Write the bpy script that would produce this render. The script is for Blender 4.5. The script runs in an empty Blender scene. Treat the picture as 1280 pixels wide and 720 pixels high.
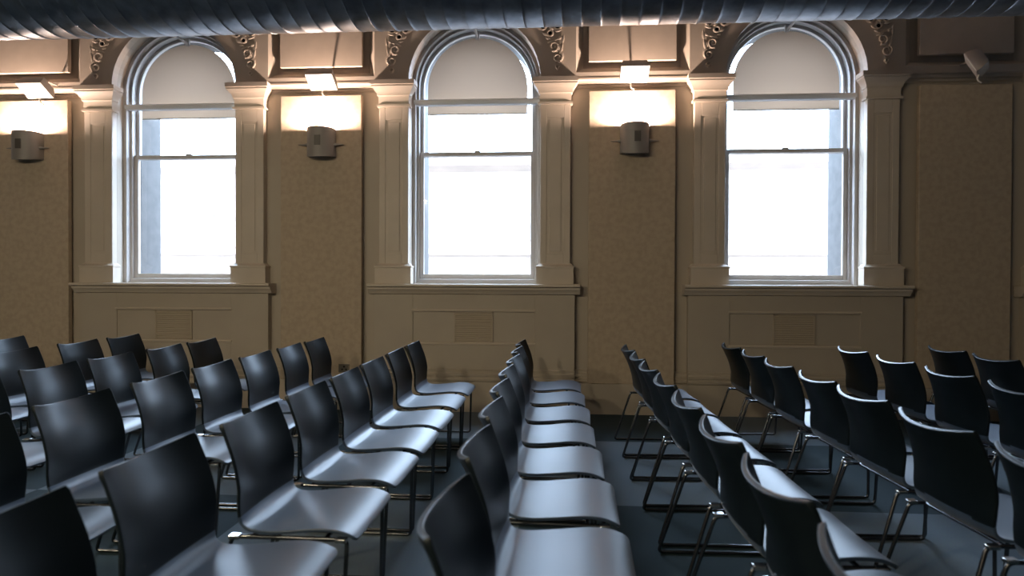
import bpy, bmesh, math, random
from mathutils import Vector, Matrix
PI = math.pi
SC = bpy.context.scene
COL = SC.collection
random.seed(7)

# ------------------------------------------------------------------ camera
H = 1.32
F_PX = 800.0
cam = bpy.data.cameras.new('camera')
cam_ob = bpy.data.objects.new('camera', cam)
COL.objects.link(cam_ob)
cam.sensor_width = 36.0
cam.lens = F_PX / 1280.0 * 36.0
cam.clip_start = 0.05
YAW = math.atan(56 / F_PX)
PITCH = -math.atan(8 / F_PX * math.cos(YAW))
ROLL = math.radians(0.2)
cam_ob.matrix_world = (Matrix.Translation((0, 0, H)) @ Matrix.Rotation(YAW, 4, 'Z')
                       @ Matrix.Rotation(PI / 2 + PITCH, 4, 'X') @ Matrix.Rotation(ROLL, 4, 'Z'))
cam.dof.use_dof = True
cam.dof.focus_distance = 6.0
cam.dof.aperture_fstop = 2.2
SC.camera = cam_ob

# ------------------------------------------------------------------ world, light, exposure
SC.view_settings.view_transform = 'Standard'
SC.view_settings.look = 'None'
SC.view_settings.gamma = 1.0
SC.view_settings.use_curve_mapping = False
SC.view_settings.exposure = 0.0
SKY_STRENGTH = 28.0
LAMP_WATTS = 125.0
FILL_WATTS = 172.0  # power of each added out-of-view lamp
world = bpy.data.worlds.new('overcast_sky')
SC.world = world
world.use_nodes = True
_bg = world.node_tree.nodes['Background']
_bg.inputs['Color'].default_value = (0.58, 0.76, 1.0, 1)
_bg.inputs['Strength'].default_value = SKY_STRENGTH

BAY = 3.155
def wc(k): return -0.84 + BAY * k                     # centre of window k
def pc(k): return -0.84 + BAY * (k - 0.5)             # centre of the pier left of window k
WINS = (-2, -1, 0, 1, 2)
YW = 6.50            # wall face
YP = 6.42            # face of the pilasters and arches
SPRING = 3.35
R_OPEN = 0.67
SILL = 1.295
for k in WINS:                                        # sky portals in the window openings
    ld = bpy.data.lights.new('sky_portal', 'AREA')
    ld.shape = 'RECTANGLE'; ld.size = 1.25; ld.size_y = 2.75
    ld.cycles.is_portal = True
    lo = bpy.data.objects.new('sky_portal', ld)
    lo.location = (wc(k), 7.2, 2.65)
    lo.rotation_euler = (-PI / 2, 0, 0)
    COL.objects.link(lo)

# ------------------------------------------------------------------ materials
def mat(name, col, rough=0.6, metal=0.0, spec=0.5, **kw):
    m = bpy.data.materials.new(name); m.use_nodes = True
    nt = m.node_tree; b = nt.nodes['Principled BSDF']
    b.inputs['Base Color'].default_value = (*col, 1)
    b.inputs['Roughness'].default_value = rough
    b.inputs['Metallic'].default_value = metal
    b.inputs['Specular IOR Level'].default_value = spec
    return m

def noisy(m, c1, c2, scale, detail=4, bump=0.0, bscale=None, stops=(0.35, 0.65), dist=0.002):
    nt = m.node_tree; b = nt.nodes['Principled BSDF']
    tc = nt.nodes.new('ShaderNodeTexCoord')
    n = nt.nodes.new('ShaderNodeTexNoise'); n.inputs['Scale'].default_value = scale
    n.inputs['Detail'].default_value = detail
    r = nt.nodes.new('ShaderNodeValToRGB')
    r.color_ramp.elements[0].position = stops[0]; r.color_ramp.elements[1].position = stops[1]
    r.color_ramp.elements[0].color = (*c1, 1); r.color_ramp.elements[1].color = (*c2, 1)
    nt.links.new(tc.outputs['Object'], n.inputs['Vector'])
    nt.links.new(n.outputs['Fac'], r.inputs['Fac'])
    nt.links.new(r.outputs['Color'], b.inputs['Base Color'])
    if bump:
        n2 = nt.nodes.new('ShaderNodeTexNoise'); n2.inputs['Scale'].default_value = bscale or scale * 6
        nt.links.new(tc.outputs['Object'], n2.inputs['Vector'])
        bp = nt.nodes.new('ShaderNodeBump'); bp.inputs['Strength'].default_value = bump
        bp.inputs['Distance'].default_value = dist
        nt.links.new(n2.outputs['Fac'], bp.inputs['Height'])
        nt.links.new(bp.outputs['Normal'], b.inputs['Normal'])
    return m

M = {}
M['paint'] = noisy(mat('wall_paint', (.41, .35, .285), .55), (.40, .34, .275), (.42, .36, .29), 3, bump=.1, bscale=60)
M['paint_trim'] = noisy(mat('trim_paint', (.52, .445, .37), .5), (.49, .42, .345), (.53, .455, .375), 4)
M['panel'] = noisy(mat('panel_fabric', (.42, .34, .26), .9, spec=.2), (.40, .322, .245), (.455, .37, .28), 20, detail=6, bump=.3, bscale=400, stops=(.36, .6))
M['upper_panel'] = noisy(mat('board_fabric', (.6, .5, .41), .8, spec=.2), (.58, .485, .395), (.62, .52, .425), 8)
M['window_paint'] = mat('window_paint', (.50, .47, .45), .5, spec=.3)
M['masonry'] = noisy(mat('outside_masonry', (.07, .066, .064), .8), (.06, .057, .055), (.08, .075, .072), 9)
M['ceiling'] = mat('ceiling_paint', (.40, .37, .33), .8)
M['dark_wall'] = mat('far_wall_paint', (.10, .085, .07), .8)
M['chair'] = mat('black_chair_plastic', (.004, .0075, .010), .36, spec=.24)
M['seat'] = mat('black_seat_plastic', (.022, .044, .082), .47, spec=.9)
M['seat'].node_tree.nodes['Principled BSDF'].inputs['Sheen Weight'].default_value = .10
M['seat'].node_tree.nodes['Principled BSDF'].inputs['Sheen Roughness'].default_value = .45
M['chrome'] = mat('chrome', (.62, .62, .62), .18, 1.0)
M['black_metal'] = mat('black_metal', (.15, .155, .165), .25, 1.0)
M['lamp_metal'] = mat('lamp_metal', (.24, .22, .205), .5, .1)
M['lamp_lens'] = mat('lamp_lens', (.10, .09, .08), .25)
M['flood_white'] = mat('flood_face', (.80, .76, .72), .4)
M['flood_body'] = mat('flood_body', (.42, .36, .31), .5)
M['cassette'] = mat('blind_cassette', (.66, .66, .68), .4)
M['plastic_grey'] = mat('socket_plastic', (.10, .085, .065), .4)
M['hole'] = mat('dark_hole', (.006, .005, .004), .9)
M['grille'] = mat('grille_metal', (.42, .35, .27), .5)
M['cable'] = mat('cable', (.75, .68, .6), .5)

# duct: dull galvanised spiral pipe
M['duct'] = noisy(mat('galvanised_duct', (.16, .195, .25), .42, .9), (.11, .14, .185), (.18, .22, .28), 9, detail=5)

# blind fabric lets some daylight through
def fabric():
    m = bpy.data.materials.new('blind_fabric'); m.use_nodes = True
    nt = m.node_tree; nt.nodes.clear()
    o = nt.nodes.new('ShaderNodeOutputMaterial')
    d = nt.nodes.new('ShaderNodeBsdfDiffuse'); d.inputs['Color'].default_value = (.50, .45, .40, 1)
    t = nt.nodes.new('ShaderNodeBsdfTranslucent'); t.inputs['Color'].default_value = (.80, .55, .38, 1)
    mx = nt.nodes.new('ShaderNodeMixShader'); mx.inputs[0].default_value = .11
    nt.links.new(d.outputs[0], mx.inputs[1]); nt.links.new(t.outputs[0], mx.inputs[2])
    nt.links.new(mx.outputs[0], o.inputs['Surface'])
    return m
M['fabric'] = fabric()

def glass():
    m = bpy.data.materials.new('window_glass'); m.use_nodes = True
    nt = m.node_tree; nt.nodes.clear()
    o = nt.nodes.new('ShaderNodeOutputMaterial')
    t = nt.nodes.new('ShaderNodeBsdfTransparent'); t.inputs['Color'].default_value = (.95, .96, .97, 1)
    g = nt.nodes.new('ShaderNodeBsdfGlossy'); g.inputs['Roughness'].default_value = .03
    mx = nt.nodes.new('ShaderNodeMixShader')
    mx.inputs[0].default_value = .06; nt.links.new(t.outputs[0], mx.inputs[1]); nt.links.new(g.outputs[0], mx.inputs[2])
    nt.links.new(mx.outputs[0], o.inputs['Surface'])
    return m
M['glass'] = glass()

def carpet():
    m = mat('carpet_tiles', (.03, .04, .05), .85, spec=.25)
    nt = m.node_tree; b = nt.nodes['Principled BSDF']
    tc = nt.nodes.new('ShaderNodeTexCoord')
    mp = nt.nodes.new('ShaderNodeMapping')
    mp.inputs['Location'].default_value = (0.2 / 1.53, -3.80 / 1.53 + 10, 0)
    mp.inputs['Scale'].default_value = (1 / 1.53, 1 / 1.53, 1)
    nt.links.new(tc.outputs['Object'], mp.inputs['Vector'])
    ck = nt.nodes.new('ShaderNodeTexChecker'); ck.inputs['Scale'].default_value = 1.0
    ck.inputs['Color1'].default_value = (.022, .044, .054, 1)
    ck.inputs['Color2'].default_value = (.135, .17, .195, 1)
    nt.links.new(mp.outputs[0], ck.inputs['Vector'])
    n = nt.nodes.new('ShaderNodeTexNoise'); n.inputs['Scale'].default_value = 180; n.inputs['Detail'].default_value = 3
    nt.links.new(tc.outputs['Object'], n.inputs['Vector'])
    mul = nt.nodes.new('ShaderNodeMix'); mul.data_type = 'RGBA'; mul.blend_type = 'MULTIPLY'
    mul.inputs['Factor'].default_value = .5
    nt.links.new(ck.outputs['Color'], mul.inputs['A']); nt.links.new(n.outputs['Color'], mul.inputs['B'])
    nt.links.new(mul.outputs['Result'], b.inputs['Base Color'])
    bp = nt.nodes.new('ShaderNodeBump'); bp.inputs['Strength'].default_value = .4; bp.inputs['Distance'].default_value = .003
    nt.links.new(n.outputs['Fac'], bp.inputs['Height']); nt.links.new(bp.outputs['Normal'], b.inputs['Normal'])
    return m
M['carpet'] = carpet()

# ------------------------------------------------------------------ mesh helpers
class MB:
    def __init__(self): self.v = []; self.f = []; self.smooth = []
    def add(self, vs, fs, smooth=False):
        n = len(self.v); self.v += [tuple(p) for p in vs]
        for f in fs: self.f.append(tuple(i + n for i in f)); self.smooth.append(smooth)
    def box(self, x0, x1, y0, y1, z0, z1):
        vs = [(x, y, z) for x in (x0, x1) for y in (y0, y1) for z in (z0, z1)]
        self.add(vs, [(0, 1, 3, 2), (4, 6, 7, 5), (0, 4, 5, 1), (2, 3, 7, 6), (0, 2, 6, 4), (1, 5, 7, 3)])
    def prism_x(self, prof, x0, x1):                  # closed (y,z) profile run along x
        n = len(prof)
        vs = [(x0, y, z) for y, z in prof] + [(x1, y, z) for y, z in prof]
        fs = [(i, (i + 1) % n, n + (i + 1) % n, n + i) for i in range(n)]
        fs += [tuple(range(n - 1, -1, -1)), tuple(range(n, 2 * n))]
        self.add(vs, fs)
    def rings(self, rings, closed=True, caps=True, smooth=True):
        n = len(rings[0]); vs = [p for r in rings for p in r]; fs = []
        for a in range(len(rings) - 1):
            for i in range(n if closed else n - 1):
                j = (i + 1) % n
                fs.append((a * n + i, a * n + j, (a + 1) * n + j, (a + 1) * n + i))
        self.add(vs, fs, smooth)
        if caps:
            base = len(self.v) - len(vs)
            self.f.append(tuple(base + i for i in range(n - 1, -1, -1))); self.smooth.append(False)
            e = base + (len(rings) - 1) * n
            self.f.append(tuple(e + i for i in range(n))); self.smooth.append(False)
    def tube(self, pts, r, seg=10, caps=True, flat=1.0):
        pts = [Vector(p) for p in pts]; rs = r if isinstance(r, (list, tuple)) else [r] * len(pts)
        rings = []; up = None
        for i, p in enumerate(pts):
            t = (pts[min(i + 1, len(pts) - 1)] - pts[max(i - 1, 0)]).normalized()
            if up is None:
                up = Vector((0, 1, 0)) if abs(t.y) < .9 else Vector((0, 0, 1))
            a = t.cross(up).normalized(); up = a.cross(t).normalized()
            rings.append([p + (a * math.cos(q) + up * math.sin(q) * flat) * rs[i] for q in [2 * PI * s / seg for s in range(seg)]])
        self.rings(rings, True, caps)
    def build(self, name, m, parent=None, bevel=0.0, seg=2):
        me = bpy.data.meshes.new(name)
        me.from_pydata(self.v, [], self.f)
        for p, s in zip(me.polygons, self.smooth): p.use_smooth = s
        bm = bmesh.new(); bm.from_mesh(me)
        bmesh.ops.recalc_face_normals(bm, faces=bm.faces)
        bm.to_mesh(me); bm.free()
        me.set_sharp_from_angle(angle=math.radians(38))
        me.materials.append(m)
        o = bpy.data.objects.new(name, me); COL.objects.link(o)
        if parent: o.parent = parent
        if bevel:
            b = o.modifiers.new('bevel', 'BEVEL'); b.width = bevel; b.segments = seg
            b.limit_method = 'ANGLE'; b.angle_limit = math.radians(40)
        return o

def tag(o, label, cat, group=None):
    o['label'] = label; o['category'] = cat
    if group: o['group'] = group
    return o
def thing(name, loc, label, cat, group=None, rz=0):
    o = bpy.data.objects.new(name, None); COL.objects.link(o)
    o.empty_display_size = .1; o.location = loc; o.rotation_euler = (0, 0, rz)
    return tag(o, label, cat, group)
def struct(o): o['kind'] = 'structure'; return o
def copy_thing(root, loc, label, group=None, rz=None):
    r = root.copy(); COL.objects.link(r); r.location = loc; r['label'] = label
    if rz is not None: r.rotation_euler = (0, 0, rz)
    if group: r['group'] = group
    for ch in list(root.children):
        c = ch.copy(); COL.objects.link(c); c.parent = r
        for g in list(ch.children):
            d = g.copy(); COL.objects.link(d); d.parent = c
    return r
def fillet(pts, rad, n=6):                            # round the corners of a polyline
    pts = [Vector(p) for p in pts]; out = [pts[0]]
    for a, b, c in zip(pts, pts[1:], pts[2:]):
        u = (a - b).normalized(); w = (c - b).normalized()
        for i in range(n + 1):
            t = i / n
            p0 = b + u * rad; p1 = b + w * rad
            out.append(p0 * (1 - t) ** 2 + b * 2 * t * (1 - t) + p1 * t * t)
    out.append(pts[-1]); return out

# ------------------------------------------------------------------ room shell
X0, X1, YB, ZC = -10.2, 7.9, -4.5, 5.0
mb = MB(); mb.box(X0, X1, YB, 7.15, -.12, 0); struct(mb.build('floor', M['carpet']))
mb = MB(); mb.box(X0, X1, YB, 7.15, ZC, ZC + .12); struct(mb.build('ceiling', M['ceiling']))
mb = MB(); mb.box(X0 - .12, X0, YB, 7.15, 0, ZC); struct(mb.build('wall_left', M['dark_wall']))
mb = MB(); mb.box(X1, X1 + .12, YB, 7.15, 0, ZC); struct(mb.build('wall_right', M['dark_wall']))
mb = MB(); mb.box(X0, X1, YB - .12, YB, 0, ZC); struct(mb.build('wall_front', M['dark_wall']))

def arch_pts(c, r, n=28):
    return [(c - r * math.cos(PI * i / n), SPRING + r * math.sin(PI * i / n)) for i in range(n + 1)]

def arch_plate(mb, xa, xb, za, zb, y0, y1, centres, r, zsill):
    """solid plate with arched openings (front y0, back y1)"""
    def quad_xz(x_0, x_1, z_0, z_1):
        for y in (y0, y1):
            mb.add([(x_0, y, z_0), (x_1, y, z_0), (x_1, y, z_1), (x_0, y, z_1)], [(0, 1, 2, 3)])
    xs = xa
    for c in centres:
        quad_xz(xs, c - r, za, zb)
        if zsill > za: quad_xz(c - r, c + r, za, zsill)
        ap = arch_pts(c, r)
        for y in (y0, y1):
            for (p, q) in zip(ap, ap[1:]):
                mb.add([(p[0], y, p[1]), (q[0], y, q[1]), (q[0], y, zb), (p[0], y, zb)], [(0, 1, 2, 3)])
        path = [(c - r, max(zsill, za))] + ap + [(c + r, max(zsill, za))]
        for i, (p, q) in enumerate(zip(path, path[1:])):
            mb.add([(p[0], y0, p[1]), (q[0], y0, q[1]), (q[0], y1, q[1]), (p[0], y1, p[1])], [(0, 1, 2, 3)], 0 < i < len(path) - 2)
        if zsill > za:
            mb.add([(c - r, y0, zsill), (c + r, y0, zsill), (c + r, y1, zsill), (c - r, y1, zsill)], [(0, 1, 2, 3)])
        xs = c + r
    quad_xz(xs, xb, za, zb)
    for x in (xa, xb): mb.add([(x, y0, za), (x, y1, za), (x, y1, zb), (x, y0, zb)], [(0, 1, 2, 3)])
    mb.add([(xa, y0, zb), (xb, y0, zb), (xb, y1, zb), (xa, y1, zb)], [(0, 1, 2, 3)])

mb = MB(); arch_plate(mb, X0, X1, 0, ZC, YW, 6.80, [wc(k) for k in WINS], R_OPEN, SILL - .03)
struct(mb.build('wall_back', M['paint']))
mb = MB(); arch_plate(mb, X0, X1, -.1, ZC + .1, 6.802, 7.15, [wc(k) for k in WINS], .605, SILL)
struct(mb.build('wall_outside', M['masonry']))

# raised arch surrounds with bevelled edges to the recessed panels between them
tn = 0
def trim(mb, m, bevel=0.0, name=None):
    global tn
    tn += 1
    return struct(mb.build('trim_%d' % tn, m, None, bevel))
for k in WINS:
    mb = MB(); c = wc(k)
    arch_plate(mb, c - 1.02, c + 1.02, SPRING + .001, ZC - .002, YP, YW + .001, [c], R_OPEN, 0)
    trim(mb, M['paint_trim'], .003)
for k in (-1, 0, 1, 2):
    a, b = wc(k - 1) + 1.0205, wc(k) - 1.0205
    mb = MB()
    # bottom rail with a chamfer up into the recess, chamfered stiles
    mb.prism_x([(YP, SPRING), (YP, SPRING + .055), (YW, SPRING + .115), (YW, SPRING)], a, b)
    for s, x in ((1, a), (-1, b)):
        vs = [(x, YP, SPRING + .056), (x + s * .075, YW, SPRING + .116), (x, YW, SPRING + .116), (x, YP, ZC - .01), (x + s * .075, YW, ZC - .01), (x, YW, ZC - .01)]
        mb.add(vs, [(0, 1, 4, 3), (1, 2, 5, 4), (2, 0, 3, 5), (0, 2, 1), (3, 4, 5)])
    trim(mb, M['paint_trim'])
    # picture rail between the capitals
    mb = MB()
    mb.prism_x([(YW, 3.265), (YW - .02, 3.275), (YW - .022, 3.295), (YW - .05, 3.30), (YW - .055, 3.325), (YW - .085, 3.332), (YW - .085, 3.349), (YW, 3.349)], a - .07, b + .07)
    trim(mb, M['paint_trim'])

# pilasters
def pilaster(x):
    global tn
    tn += 1
    mb = MB()
    h = .15
    # shaft with a sunk panel
    mb.box(x - h, x + h, YP + .007, YW, 1.50, 3.09)
    for (a, b) in ((x - h, x - .085), (x + .085, x + h), (x - .06, x + .06)):
        mb.box(a, b, YP, YP + .007, 1.50 if b - a < .1 else 1.625, 3.09 if b - a < .1 else 2.935)
    mb.box(x - .085, x + .085, YP, YP + .007, 1.50, 1.60); mb.box(x - .085, x + .085, YP, YP + .007, 2.96, 3.09)
    o = struct(mb.build('trim_%d' % tn, M['paint_trim'], None, .004))
    # capital: stacked profile swept round three sides
    prof = [(.0, 3.09), (.022, 3.092), (.022, 3.112), (.006, 3.118), (.006, 3.19), (.012, 3.20), (.02, 3.205), (.022, 3.225), (.045, 3.26), (.066, 3.285), (.066, 3.30), (.075, 3.305), (.075, 3.349)]
    mb = MB(); rings = []
    for d, z in prof:
        rings.append([(x - h - d, YW, z), (x - h - d, YP - d, z), (x + h + d, YP - d, z), (x + h + d, YW, z)])
    mb.rings(rings, True, True, False)
    mb.build('capital', M['paint_trim'], o)
    prof = [(.035, 1.2965), (.035, 1.455), (.042, 1.46), (.042, 1.475), (.025, 1.482), (.012, 1.50), (0, 1.502)]
    mb = MB(); rings = []
    for d, z in prof:
        rings.append([(x - h - d, YW, z), (x - h - d, YP - d, z), (x + h + d, YP - d, z), (x + h + d, YW, z)])
    mb.rings(rings, True, True, False)
    mb.build('plinth_block', M['paint_trim'], o)
for k in WINS:
    for s in (-1, 1): pilaster(wc(k) + s * .82)

# sills, aprons, base mouldings
for k in WINS:
    c = wc(k)
    mb = MB()
    mb.prism_x([(6.62, SILL), (6.325, SILL), (6.315, SILL - .008), (6.315, SILL - .026), (6.335, SILL - .034), (6.35, SILL - .036), (6.352, SILL - .055), (6.385, SILL - .085), (6.39, SILL - .1), (6.415, SILL - .105), (YW, SILL - .105), (YW, SILL - .03), (6.62, SILL - .03)], c - 1.07, c + 1.07)
    trim(mb, M['paint_trim'])
    mb = MB()                                          # apron with sunk frame
    fx, z0, z1 = .62, .69, 1.025
    yb = YP + .012
    mb.box(c - 1.02, c + 1.02, yb, YW, .43, SILL - .106)
    mb.box(c - 1.02, c - fx, YP, yb, .43, SILL - .106); mb.box(c + fx, c + 1.02, YP, yb, .43, SILL - .106)
    mb.box(c - fx, c + fx, YP, yb, .43, z0); mb.box(c - fx, c + fx, YP, yb, z1, SILL - .106)
    a = trim(mb, M['paint'], .003)
    mb = MB()
    for z in (z0, z1):
        mb.prism_x([(YP, z - .012), (YP - .012, z - .008), (YP - .014, z + .004), (YP - .006, z + .012), (YP, z + .014)], c - fx - .01, c + fx + .01)
    mb.build('panel_moulding', M['paint_trim'], a)
def base_profile(y): return [(y, .0), (y - .005, .0), (y - .005, .305), (y - .022, .315), (y - .026, .335), (y - .012, .345), (y - .012, .36), (y - .024, .366), (y - .026, .39), (y - .01, .40), (y - .01, .41), (y - .014, .425), (y, .432)]
mb = MB()
for k in WINS:
    mb.prism_x(base_profile(YP) + [(YW, .432), (YW, 0)], wc(k) - 1.02, wc(k) + 1.02)
for k in (-1, 0, 1, 2):
    mb.prism_x(base_profile(YW - .004), wc(k - 1) + 1.0201, wc(k) - 1.0201)
    # solid plinth under the fabric panel
    mb.box(pc(k) - .555, pc(k) + .555, YP - .008, YW - .012, 0, .304)
struct(mb.build('baseboard_back', M['paint']))

# ------------------------------------------------------------------ windows
def sweep_arch(mb, c, r, prof, zbot, n=28, smooth=True):
    """closed (d, y) profile swept up the jambs and round the arch of radius r-d"""
    rings = []
    path = [('j', -1)] + [('a', i) for i in range(n + 1)] + [('j', 1)]
    for kind, i in path:
        ring = []
        for d, y in prof:
            q = r - d
            if kind == 'j': ring.append((c + i * q, y, zbot))
            else: ring.append((c - q * math.cos(PI * i / n), y, SPRING + q * math.sin(PI * i / n)))
        rings.append(ring)
    mb.rings(rings, True, True, False)

def window(n, k):
    c = wc(k); mb = MB()
    # casing: stepped mouldings round the reveal
    sweep_arch(mb, c, R_OPEN - .0005, [(0, 6.60), (.030, 6.60), (.034, 6.604), (.034, 6.655), (.037, 6.66), (.06, 6.66), (.06, 6.80), (0, 6.80)], SILL + .0005)
    mb.box(c - .66, c + .66, 6.6205, 6.80, SILL - .029, SILL + .012)
    mb.prism_x([(6.66, SILL + .012), (6.66, SILL + .045), (6.672, SILL + .052), (6.80, SILL + .052), (6.80, SILL + .012)], c - .61, c + .61)
    w = struct(mb.build('window_%d' % n, M['window_paint']))
    # upper sash
    zm = 2.66; ri = R_OPEN - .0605
    mb = MB()
    sweep_arch(mb, c, ri, [(0, 6.735), (.008, 6.73), (.034, 6.73), (.038, 6.74), (.038, 6.765), (0, 6.765)], zm - .02)
    mb.box(c - ri + .038, c + ri - .038, 6.732, 6.765, zm - .02, zm + .02)
    us = mb.build('upper_sash', M['window_paint'], w)
    mb = MB()
    for sx in (-1, 1):
        a, b = sorted((c + sx * (ri - .001), c + sx * (ri - .044)))
        mb.box(a, b, 6.69, 6.725, SILL + .0525, zm + .02)
    mb.box(c - ri + .044, c + ri - .044, 6.69, 6.725, SILL + .0525, SILL + .10)
    mb.box(c - ri + .044, c + ri - .044, 6.69, 6.7315, zm - .02, zm + .02)
    mb.box(c - .03, c + .03, 6.695, 6.725, zm + .02, zm + .035)
    ls = mb.build('lower_sash', M['window_paint'], w, .003)
    mb = MB()
    q = ri - .03; ap = arch_pts(c, q)
    mb.add([(c - q, 6.75, zm)] + [(x, 6.75, z) for x, z in ap] + [(c + q, 6.75, zm)], [tuple(range(len(ap) + 2))])
    mb.build('glass_pane', M['glass'], us)
    mb = MB()
    q = ri - .035
    mb.add([(c - q, 6.708, SILL + .09), (c + q, 6.708, SILL + .09), (c + q, 6.708, zm), (c - q, 6.708, zm)], [(0, 1, 2, 3)])
    mb.build('glass_pane', M['glass'], ls)
    # stay rod reaching into the room under the crown of the arch
    mb = MB()
    zt = SPRING + .527
    mb.tube([(c, 6.69, zt), (c, 6.50, zt + .006), (c, 6.33, zt + .01)], .014)
    mb.box(c - .02, c + .02, 6.672, 6.70, zt - .02, zt + .05)
    mb.build('stay_rod', M['cassette'], w)
WIN_N = {-1: 1, 0: 2, 1: 3, -2: 4, 2: 5}
for k in WINS: window(WIN_N[k], k)

BLIND = {-1: 'grey blind cassette and arched beige blind over the left window',
         0: 'grey blind cassette and arched beige blind over the middle window',
         1: 'grey blind cassette and arched beige blind over the right window of the three'}
def blind(k):
    c = wc(k)
    t = thing('window_blind', (c, 6.63, 3.18), BLIND[k], 'blind', 'arched window blinds')
    mb = MB()
    mb.prism_x([(-.035, -.004), (-.025, -.026), (.02, -.03), (.032, -.02), (.032, .03), (-.02, .034), (-.035, .02)], -.655, .655)
    mb.build('cassette', M['cassette'], t, .004)
    mb = MB(); q = .527; zb = 3.072 - 3.18; y = .078
    ap = [(x - c, z - 3.18) for x, z in arch_pts(c, q, 32)]
    mb.add([(-q, y, zb)] + [(x, y, z) for x, z in ap] + [(q, y, zb)], [tuple(range(len(ap) + 2))])
    mb.build('fabric', M['fabric'], t)
    mb = MB(); mb.box(-q, q, y - .004, y - .0005, zb, zb + .014)
    mb.build('bottom_bar', M['cassette'], t)
for k in (-1, 0, 1): blind(k)

# grilles in the aprons
GR = {-1: 'louvred vent grille in the panel under the left window', 0: 'louvred vent grille in the panel under the middle window',
      1: 'louvred vent grille in the panel under the right window'}
for k in (-1, 0, 1):
    c = wc(k)
    t = thing('vent_grille', (c, YP + .012, .70), GR[k], 'vent', 'vent grilles below the windows')
    mb = MB(); w, h = .20, .31
    mb.box(-w, w, -.003, 0, 0, h)
    mb.box(-w, -w + .012, -.014, -.003, 0, h); mb.box(w - .012, w, -.014, -.003, 0, h)
    mb.box(-w, w, -.014, -.003, 0, .012); mb.box(-w, w, -.014, -.003, h - .012, h)
    mb.build('frame', M['grille'], t)
    mb = MB()
    for i in range(13):
        z = .02 + i * .0215
        mb.prism_x([(-.003, z + .012), (-.0125, z), (-.0125, z + .003), (-.003, z + .015)], -w + .012, w - .012)
    mb.build('louvres', M['grille'], t)

# spandrel scrolls
def spiral(mb, u, z, r, turns, a0, s, y=0.0, tr=.009):
    pts = []; rs = []
    n = int(26 * turns)
    for i in range(n + 1):
        t = i / n; q = a0 + s * 2 * PI * turns * t; rr = r * (1 - .88 * t)
        pts.append((u + rr * math.cos(q), y, z + rr * math.sin(q))); rs.append(tr * (1 - .4 * t))
    mb.tube(pts, rs, 8)
def leaf(mb, p, q, w, y=0.0):
    p = Vector((p[0], y, p[1])); q = Vector((q[0], y, q[1]))
    n = 8; pts = [p.lerp(q, i / n) for i in range(n + 1)]
    mb.tube(pts, [max(.002, w * math.sin(PI * (i / n) ** .7)) for i in range(n + 1)], 8, True, .6)
def ornament(k, s, label):
    """s=+1: right of the arch; local u grows away from the arch"""
    t = thing('spandrel_scroll', (wc(k) + s * .84, YP - .001, 3.42), label, 'wall ornament', 'scrolled ornaments beside the window arches')
    mb = MB(); Z = 3.42
    def S(u, z, r, turns, a0, d, tr=.009): spiral(mb, s * u, z - Z, r, turns, a0 if s > 0 else PI - a0, d * s, -.012, tr * 1.25)
    def L(u0, z0, u1, z1, w): leaf(mb, (s * u0, z0 - Z), (s * u1, z1 - Z), w * 1.15, -.010)
    def ring(u, z, r, tr=.008): mb.tube([(s * u + r * math.cos(q), -.006, z - Z + r * math.sin(q)) for q in [2 * PI * i / 16 for i in range(17)]], tr, 8)
    ring(0, 3.46, .016, .009); L(0, 3.425, 0, 3.45, .012)
    S(0, 3.553, .052, 1.6, 1.2, -1); S(-.04, 3.663, .050, 1.6, -1.9, 1)
    L(.02, 3.50, .055, 3.60, .012); L(-.02, 3.60, .04, 3.70, .014); L(.03, 3.60, .05, 3.72, .012)
    L(-.10, 3.70, .0, 3.735, .014); L(0, 3.735, .055, 3.765, .014); L(-.12, 3.75, -.05, 3.73, .012); L(.05, 3.70, .055, 3.80, .012)
    ring(-.077, 3.795, .028, .010); ring(-.005, 3.868, .036, .011); ring(-.148, 3.868, .036, .011)
    L(-.15, 3.80, -.09, 3.76, .013); L(-.03, 3.81, .05, 3.83, .012); L(-.235, 3.91, -.17, 3.82, .012); L(-.11, 3.86, -.045, 3.90, .012); L(-.04, 3.83, -.10, 3.86, .011)
    S(-.02, 3.98, .055, 1.5, -1.2, 1); S(-.15, 3.985, .058, 1.6, -1.9, -1); S(-.29, 3.99, .055, 1.5, -1.2, 1)
    L(-.36, 4.0, -.24, 3.92, .013); L(-.42, 4.03, -.34, 3.97, .012); L(.03, 3.9, .055, 4.05, .012)
    L(-.45, 4.06, .05, 4.07, .014)
    mb.build('scrollwork', M['paint_trim'], t)
    for u, z, r in ((-.077, 3.795, .02), (-.005, 3.868, .028), (-.148, 3.868, .028)):
        mb = MB()
        a = [(s * u + r * math.cos(q), z - Z + r * math.sin(q)) for q in [2 * PI * i / 12 for i in range(12)]]
        mb.rings([[(x, -.0025, z_) for x, z_ in a], [(x, .0, z_) for x, z_ in a]], True, True, False)
        mb.build('vent_hole', M['hole'], t)
for k, nm in ((-1, 'left'), (0, 'middle'), (1, 'right')):
    for s, sd in ((-1, 'left'), (1, 'right')):
        ornament(k, s, 'carved beige scroll ornament %s of the %s window arch' % (sd, nm))

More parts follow.
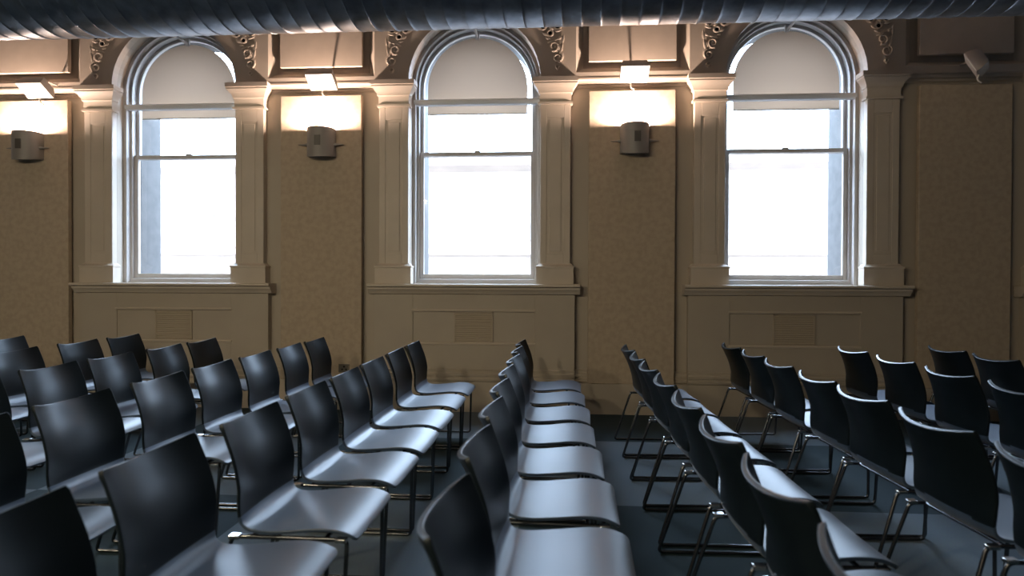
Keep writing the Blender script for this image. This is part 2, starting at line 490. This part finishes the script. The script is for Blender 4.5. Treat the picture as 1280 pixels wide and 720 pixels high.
# ------------------------------------------------------------------ fabric panels, boards, lamps, socket
PN = {-1: 'far left, cut by the frame edge', 0: 'between left and middle windows', 1: 'between middle and right windows', 2: 'in shade right of the right window'}
for k in (-1, 0, 1, 2):
    c = pc(k)
    mb = MB(); mb.box(-.425, .425, -.056, 0, 0, 2.915)
    o = mb.build('wall_panel', M['panel'], None, .006); o.location = (c, YW - .0261, .305)
    tag(o, 'tall tan mottled fabric wall panel ' + PN[k], 'wall panel', 'tall fabric wall panels')
    mb = MB(); mb.box(-.43, .43, -.05, 0, 0, .95)
    o = mb.build('wall_board', M['upper_panel'], None, .004); o.location = (c, YW - .035, 3.51)
    tag(o, 'pale square board high on the wall ' + PN[k].replace('far left, cut by the frame edge', 'above the far left panel').replace('in shade', 'in shade, far'), 'wall board', 'square wall boards above the panels')
    mb = MB()
    for x in (-.3, .3):
        for z in (.1, .85): mb.box(x - .03, x + .03, 0, .0345, z - .03, z + .03)
    mb.build('spacer', M['flood_body'], o)

def sconce(k, label):
    t = thing('wall_sconce', (pc(k) + .02, YW - .083, 2.59), label, 'wall lamp', 'lit wall sconces')
    n = 20; w, d, h = .14, .175, .275
    outer, inner = [], []
    mb = MB()
    def ringat(ins):
        return [(-(w - ins) * math.cos(PI * i / n), -.012 - (d - ins) * math.sin(PI * i / n) ** .8) for i in range(n + 1)]
    o_, i_ = ringat(0), ringat(.004)
    rows = []
    for (pts, z_, dip) in ((i_, .02, .03), (i_, h, 0), (o_, h, 0), (o_, .0, .03)):
        rows.append([(x, y, z_ - dip * math.sin(PI * j / n)) for j, (x, y) in enumerate(pts)])
    mb.rings(rows, False, False, True)
    # closed bottom and flat back
    b = [(x, y, -.03 * math.sin(PI * j / n)) for j, (x, y) in enumerate(o_)]
    mb.add(b + [(0, -.012, 0)], [(j, j + 1, n + 1) for j in range(n)], True)
    b = [(x, y, .02 - .03 * math.sin(PI * j / n)) for j, (x, y) in enumerate(i_)]
    mb.add(b + [(0, -.012, .02)], [(j, j + 1, n + 1) for j in range(n)], True)
    mb.build('shade', M['lamp_metal'], t)
    mb = MB(); mb.box(-.139, .139, -.012, 0, .0, h - .002); mb.build('back_plate', M['lamp_metal'], t)
    mb = MB(); mb.box(-.018, .042, -d - .016, -d - .004, .085, .185); mb.build('lens', M['lamp_lens'], t, .002)
    for s in (-1, 1):
        mb = MB(); mb.tube([(s * .128, -.05, .115), (s * .15, -.05, .115), (s * .165, -.05, .115), (s * .235, -.05, .115)], [.018, .018, .011, .004], 10)
        mb.build('side_pin', M['lamp_metal'], t)
    mb = MB(); mb.tube([(-.06, -.138, h - .06), (.06, -.138, h - .06)], .006, 8); mb.build('halogen_tube', M['flood_white'], t)
    ld = bpy.data.lights.new('sconce_light', 'POINT'); ld.energy = LAMP_WATTS; ld.color = (1.0, .74, .60); ld.shadow_soft_size = .03
    lo = bpy.data.objects.new('sconce_light', ld); COL.objects.link(lo); lo.parent = t; lo.location = (0, -.138, h - .020)
sconce(-1, 'lit grey metal wall sconce on the far left fabric panel')
sconce(0, 'lit grey metal wall sconce between the left and middle windows')
sconce(1, 'lit grey metal wall sconce between the middle and right windows')

def floodlight(x, y, z, tilt, yaw, label):
    t = thing('floodlight', (x, y, z), label, 'floodlight', 'square floodlights on brackets')
    R = Matrix.Rotation(yaw, 4, 'Z') @ Matrix.Rotation(-tilt, 4, 'X')
    def tr(p): return tuple(R @ Vector(p))
    mb = MB(); w, d = .135, .10
    rings = []
    for (ins, zz) in ((0, .0), (0, .03), (.022, .10), (.04, .115)):
        rings.append([tr(p) for p in ((-w + ins, -d + ins, zz), (w - ins, -d + ins, zz), (w - ins, d - ins, zz), (-w + ins, d - ins, zz))])
    mb.rings(rings, True, True, False); mb.build('housing', M['flood_body'], t, .004)
    mb = MB()
    rings = [[tr(p) for p in ((-w + i, -d + i, zz), (w - i, -d + i, zz), (w - i, d - i, zz), (-w + i, d - i, zz))] for i, zz in ((.002, -.001), (.004, -.007))]
    mb.rings(rings, True, True, False); mb.build('front_glass', M['flood_white'], t)
    wy = YW - .05 - y                                   # arm back to the wall
    mb = MB()
    a = Vector(tr((0, 0, .11)))
    mb.tube(fillet([a, (a.x, a.y + .03, a.z + .05), (a.x, wy + .048, a.z + .05)], .02), .009)
    mb.box(a.x - .03, a.x + .03, wy + .04, wy + .0495, a.z + .02, a.z + .08)
    mb.build('arm', M['flood_body'], t)
    mb = MB()
    a = Vector(tr((-.02, d, .01)))
    mb.tube([a, a + Vector((-.008, .008, -.03)), a + Vector((0.005, .01, -.055)), a + Vector((.03, .012, -.07))], .008, 8)
    mb.build('cable_tail', M['cable'], t)
T = math.radians(33)
floodlight(-5.27, 6.13, 3.235, T, 0, 'square white faced floodlight on the far left, above the cut off panel')
floodlight(-2.305, 6.13, 3.265, T, 0, 'square white faced floodlight above the sconce between left and middle windows')
floodlight(0.725, 6.13, 3.285, T, 0, 'square white faced floodlight above the sconce between middle and right windows')
floodlight(3.76, 6.13, 3.30, math.radians(62), math.radians(-124), 'unlit floodlight turned sideways high on the dark wall at right')

def fill(x, y, z, label):  # invented hanging lamp, added out of view to warm and brighten the window wall
    t = thing('fill_lamp', (x, y, z), label, 'pendant lamp', 'pendant lamps beside the viewer')
    n = 28
    mb = MB()
    prof = [(.17, .10), (.168, .13), (.14, .20), (.09, .25), (.03, .27), (.026, .265), (.085, .243), (.133, .195), (.162, .13), (.164, .10)]
    mb.rings([[(r * math.cos(2 * PI * i / n), r * math.sin(2 * PI * i / n), h) for i in range(n)] for r, h in prof], True, False, True)
    mb.build('lamp_shade', M['lamp_metal'], t)
    mb = MB(); mb.tube([(0, 0, .262), (0, 0, ZC - z)], .006, 8); mb.build('cord', M['black_metal'], t)
    mb = MB(); mb.tube([(0, 0, .265), (0, 0, .19)], .024, 12); mb.build('lamp_holder', M['black_metal'], t)
    ld = bpy.data.lights.new('fill_light', 'POINT'); ld.shadow_soft_size = .10; ld.energy = FILL_WATTS; ld.color = (1.0, .86, .60)
    lo = bpy.data.objects.new('fill_light', ld); COL.objects.link(lo); lo.parent = t; lo.location = (0, 0, .06)
for x, y, z, w in ((-4.7, -.3, 2.75, 'farthest left'), (-3.0, -.5, 3.0, 'left of centre'), (-1.5, -.4, 2.85, 'nearest the middle row')):
    fill(x, y, z, 'metal pendant lamp added out of view left of the camera, ' + w)

t = thing('power_socket', (-2.17, YW - .0825, .385), 'small power socket low on the panel between left and middle windows', 'socket')
mb = MB(); mb.box(-.058, .058, -.009, 0, 0, .085); mb.build('plate', M['plastic_grey'], t, .003)
for x, z, a in ((.0, .058, 0), (-.02, .03, .5), (.022, .03, -.5)):
    mb = MB(); r = [(x + (.011 * math.cos(q)), z + .010 * math.sin(q)) for q in [2 * PI * i / 10 for i in range(10)]]
    mb.rings([[(p, -.0105, q) for p, q in r], [(p, -.009, q) for p, q in r]], True, True, False)
    mb.build('pin_hole', M['hole'], t)

# ------------------------------------------------------------------ ventilation duct
def duct():
    R, yc, zc = .44, 4.62, 3.62
    t = thing('ventilation_duct', (0, yc, zc), 'large round spiral metal duct crossing the top of the picture', 'duct')
    pitch = .137; n = 56; xs = []
    x = X0 + .01
    i = 0
    while x < X1 - .01:
        base = X0 + .01 + i * pitch
        xs += [base, base + pitch * .80, base + pitch * .86, base + pitch * .93]
        i += 1; x = base + pitch
    rings = []
    for j, x in enumerate(xs):
        rr = R + (.0035 if j % 4 == 2 else 0) + (.004 if j % 4 == 0 else 0)*0
        rings.append([(x + pitch * s / n, rr * math.cos(2 * PI * s / n), rr * math.sin(2 * PI * s / n)) for s in range(n)])
    vs = [p for r in rings for p in r]; fs = []
    for a in range(len(rings) - 1):
        for s in range(n):
            if s < n - 1: fs.append((a * n + s, a * n + s + 1, (a + 1) * n + s + 1, (a + 1) * n + s))
            elif a + 5 < len(rings): fs.append((a * n + s, (a + 4) * n, (a + 5) * n, (a + 1) * n + s))
    mb = MB(); mb.add(vs, fs, True)
    mb.build('spiral_pipe', M['duct'], t)
    for x in (-8.5, -5.9, 4.6, 6.6):
        mb = MB()
        mb.tube([(x, (R + .013) * math.cos(q), (R + .013) * math.sin(q)) for q in [2 * PI * i / 40 for i in range(41)]], .012, 8)
        for s in (-1, 1): mb.tube([(x, s * (R + .012), 0), (x, s * (R + .012), ZC - zc)], .006, 8)
        mb.build('hanger', M['black_metal'], t)
duct()

# ------------------------------------------------------------------ chairs
def catmull(P, per=6):
    P = [Vector(p) for p in P]; out = []
    Q = [P[0] * 2 - P[1]] + P + [P[-1] * 2 - P[-2]]
    for i in range(1, len(Q) - 2):
        p0, p1, p2, p3 = Q[i - 1:i + 3]
        for j in range(per):
            t = j / per
            out.append(.5 * ((2 * p1) + (p2 - p0) * t + (2 * p0 - 5 * p1 + 4 * p2 - p3) * t * t + (3 * p1 - p0 - 3 * p2 + p3) * t ** 3))
    out.append(P[-1]); return out

def chair_shell():
    """returns verts, faces, normals, split index; profile runs from the top of the back to the front of the seat.
    columns: x forward, z up, half width, wing (edge forward of the middle), upper thickness"""
    P = [(0, .782, .226, .060), (.026, .725, .229, .057), (.058, .655, .232, .051), (.084, .575, .234, .042), (.098, .515, .232, .026),
         (.108, .467, .226, .016), (.128, .436, .222, .008), (.165, .424, .222, .004), (.23, .424, .228, .002), (.32, .434, .232, 0), (.41, .443, .234, 0),
         (.48, .440, .234, 0), (.53, .425, .232, 0), (.553, .408, .230, 0)]
    prof = catmull([Vector((a, b, c)) for a, b, c, d in P], 4)
    wing = catmull([Vector((d, i, 0)) for i, (a, b, c, d) in enumerate(P)], 4)
    nv = 14
    front, back = [], []
    m = len(prof)
    for i, p in enumerate(prof):
        a = prof[max(i - 1, 0)]; b = prof[min(i + 1, m - 1)]
        tx, tz = b.x - a.x, b.z * 0 + (b.y - a.y)
        L = math.hypot(tx, tz); nx, nz = -tz / L, tx / L      # towards the sitter
        th = .013 + .006 * max(0, 1 - i / 3.0)
        fr, bk = [], []
        for j in range(nv + 1):
            v = -1 + 2 * j / nv
            v = math.copysign(abs(v) ** .92, v)
            hw = p.z
            if i == 0: hw -= .006
            if i == m - 1: hw -= .014
            if i == m - 2: hw -= .004
            w = wing[i].x * (abs(v) ** 2.2)
            sx, sz = nx * w, nz * w
            seatdish = 0
            if i > 26: seatdish = -.006 * (1 - v * v)
            x, z = p.x + sx, p.y + sz + seatdish
            fr.append((x, v * hw, z)); bk.append((x - nx * th, v * hw, z - nz * th))
        front.append(fr); back.append(bk)
    vs = []; idx = {}
    for i in range(m):
        for j in range(nv + 1):
            idx[('f', i, j)] = len(vs); vs.append(front[i][j])
            idx[('b', i, j)] = len(vs); vs.append(back[i][j])
    fs = []; row = []
    for i in range(m - 1):
        for j in range(nv):
            fs.append((idx[('f', i, j)], idx[('f', i + 1, j)], idx[('f', i + 1, j + 1)], idx[('f', i, j + 1)])); row.append(i)
            fs.append((idx[('b', i, j)], idx[('b', i, j + 1)], idx[('b', i + 1, j + 1)], idx[('b', i + 1, j)])); row.append(i)
        for j in (0, nv):
            fs.append((idx[('f', i, j)], idx[('b', i, j)], idx[('b', i + 1, j)], idx[('f', i + 1, j)])); row.append(i)
    for i in (0, m - 1):
        for j in range(nv):
            fs.append((idx[('f', i, j)], idx[('f', i, j + 1)], idx[('b', i, j + 1)], idx[('b', i, j)])); row.append(i)
    return vs, fs, row, 6 * 4 - 2

def shell_parts(parent):
    vs, fs, row, cut = chair_shell()
    bm = bmesh.new()
    lay = bm.faces.layers.int.new('row')
    bv = [bm.verts.new(v) for v in vs]
    for f, r in zip(fs, row):
        try: bm.faces.new([bv[i] for i in f])[lay] = r
        except ValueError: pass
    bmesh.ops.recalc_face_normals(bm, faces=bm.faces)
    bm.edges.ensure_lookup_table()
    sharp = [e for e in bm.edges if len(e.link_faces) == 2 and e.calc_face_angle() > math.radians(45)]
    bmesh.ops.bevel(bm, geom=sharp, offset=.0035, segments=2, affect='EDGES', profile=.5)
    for f in bm.faces: f.smooth = True
    # area weighted normals of the whole shell, so that seat and back meet without a crease
    nor = {}
    for v in bm.verts:
        n = Vector((0, 0, 0))
        for f in v.link_faces: n += f.normal * f.calc_area()
        nor[v.index] = n
    bm.verts.index_update()
    nor = {}
    for v in bm.verts:
        n = Vector((0, 0, 0))
        for f in v.link_faces: n += f.normal * f.calc_area()
        nor[tuple(round(c, 6) for c in v.co)] = n.normalized()
    # row of bevel faces: nearest profile row by position
    zc = .438
    objs = []
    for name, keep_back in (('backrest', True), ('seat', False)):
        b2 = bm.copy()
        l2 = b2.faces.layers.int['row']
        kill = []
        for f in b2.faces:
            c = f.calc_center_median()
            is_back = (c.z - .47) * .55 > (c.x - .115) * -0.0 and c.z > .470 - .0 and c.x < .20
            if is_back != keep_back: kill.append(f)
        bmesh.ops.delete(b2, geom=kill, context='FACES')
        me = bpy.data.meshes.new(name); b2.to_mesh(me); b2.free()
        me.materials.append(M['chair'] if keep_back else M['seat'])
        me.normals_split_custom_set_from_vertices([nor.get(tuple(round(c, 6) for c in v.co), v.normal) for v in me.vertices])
        o = bpy.data.objects.new(name, me); COL.objects.link(o); o.parent = parent
        objs.append(o)
    bm.free()
    return objs

def make_chair():
    t = thing('conference_chair', (0, 0, 0), '', 'chair', '')
    shell_parts(t)
    for s in (-1, 1):
        yt, yb = s * .222, s * .247
        path = [Vector((.46, yt, .402)), Vector((.13, yt, .402))] + fillet([(.13, yt, .402), (.092, yt, .402), (-.035, yb, .0085), (.50, yb, .0085), (.512, yt, .402), (.46, yt, .402)], .022)[1:]
        mb = MB(); mb.tube(path, .0082, 10); mb.build('side_frame', M['black_metal'], t)
    for x in (.16, .43):
        mb = MB(); mb.tube([(x, -.222, .400), (x, .222, .400)], .008, 10); mb.build('crossbar', M['black_metal'], t)
    for x in (.105, .495):
        for s in (-1, 1):
            mb = MB(); mb.box(x - .02, x + .02, min(s * .214, s * .246), max(s * .214, s * .246), .3975, .4125)
            mb.build('linking_clip', M['chrome'], t, .003)
    return t

proto = make_chair()
ROWS = [
 ('M', -.25, 2.0, 'in the middle row running from camera to wall', 'chairs of the middle row',
  (5.51, 4.93, 4.34, 3.77, 3.21, 2.65, 2.08, 1.49)),
 ('L1', -1.19, 0.5, 'in the row just left of the middle row', 'chairs of the first row left of the middle row',
  (5.29, 4.71, 4.11, 3.56, 3.02, 2.44, 1.87, 1.30)),
 ('L2', -2.13, 0, 'in the second row left of the middle row', 'chairs of the second row left of the middle row',
  (5.54, 5.00, 4.41, 3.86, 3.30, 2.70, 2.13)),
 ('L3', -3.07, 0, 'in the third row left of the middle row', 'chairs of the third row left of the middle row',
  (5.37, 4.83, 4.22, 3.68, 3.10)),
 ('L4', -4.04, 0, 'in the fourth row left of the middle row', 'chairs of the fourth row left of the middle row',
  (5.72, 5.15, 4.50, 3.93)),
 ('L5', -4.93, 0, 'in the fifth row left, at the picture edge', 'chairs of the fifth row left of the middle row',
  (5.39, 4.82)),
 ('R1', .60, -2.0, 'in the row just right of the middle row', 'chairs of the first row right of the middle row',
  (5.14, 4.58, 4.04, 3.48, 2.90, 2.33, 1.77, 1.20)),
 ('R2', 1.46, -2.5, 'in the second row right of the middle row', 'chairs of the second row right of the middle row',
  (5.40, 4.83, 4.27, 3.67, 3.13, 2.55, 1.98)),
 ('R3', 2.33, -2.5, 'in the third row right of the middle row', 'chairs of the third row right of the middle row',
  (5.19, 4.56, 3.95, 3.37)),
 ('R4', 3.12, -3.0, 'in the fourth row right, at the picture edge', 'chairs of the fourth row right of the middle row',
  (5.33, 4.76)),
]
NTH = ['nearest the window wall', 'second from the window wall', 'third from the window wall', 'fourth from the window wall', 'fifth from the window wall',
       'sixth from the window wall', 'seventh from the window wall', 'eighth from the window wall']
first = True
rnd = random.Random(3)
for code, x, ang, where, grp, ys in ROWS:
    for i, y in enumerate(ys):
        lab = 'black chair %s %s' % (NTH[i], where)
        xx = x - .062 + rnd.uniform(-.006, .006); rz = -math.radians(ang) + rnd.uniform(-.012, .012)
        if code == 'M': xx -= .012 * (y - 3) * .8
        if code == 'L1' and i > 5: xx -= .03
        if first:
            proto.location = (xx, y, 0); proto.rotation_euler = (0, 0, rz); proto['label'] = lab; proto['group'] = grp; first = False
        else: copy_thing(proto, (xx, y, 0), lab, grp, rz)

# ------------------------------------------------------------------ the street outside
def house():
    t = thing('building', (-1.0, 15.0, -4.0), 'pale building across the street seen through the windows', 'building')
    fm = noisy(mat('stone_render', (.25, .19, .15), .8), (.23, .175, .14), (.27, .205, .16), 2)
    wm = mat('street_window', (.15, .12, .10), .4)
    mb = MB(); mb.box(-22, 22, 0, 6, 0, 8.2); mb.build('wall', fm, t)
    mb = MB(); mb.prism_x([(0, 7.9), (-.35, 8.0), (-.35, 8.2), (0, 8.25)], -22, 22); mb.build('cornice', fm, t)
    mb = MB(); mb.prism_x([(0, 5.9), (-.2, 5.95), (-.2, 6.08), (0, 6.1)], -22, 22); mb.build('ledge', fm, t)
    for i in range(-7, 8):
        mb = MB(); x = i * 2.6
        mb.box(x - .5, x + .5, -.03, 0, 6.3, 7.6)
        mb.build('window', wm, t)
house()
mb = MB(); mb.box(-24, 24, 7.6, 21, -4.2, -4.0)
o = mb.build('trim_street', M['masonry']); struct(o); o.name = 'trim_%d' % (tn + 1)
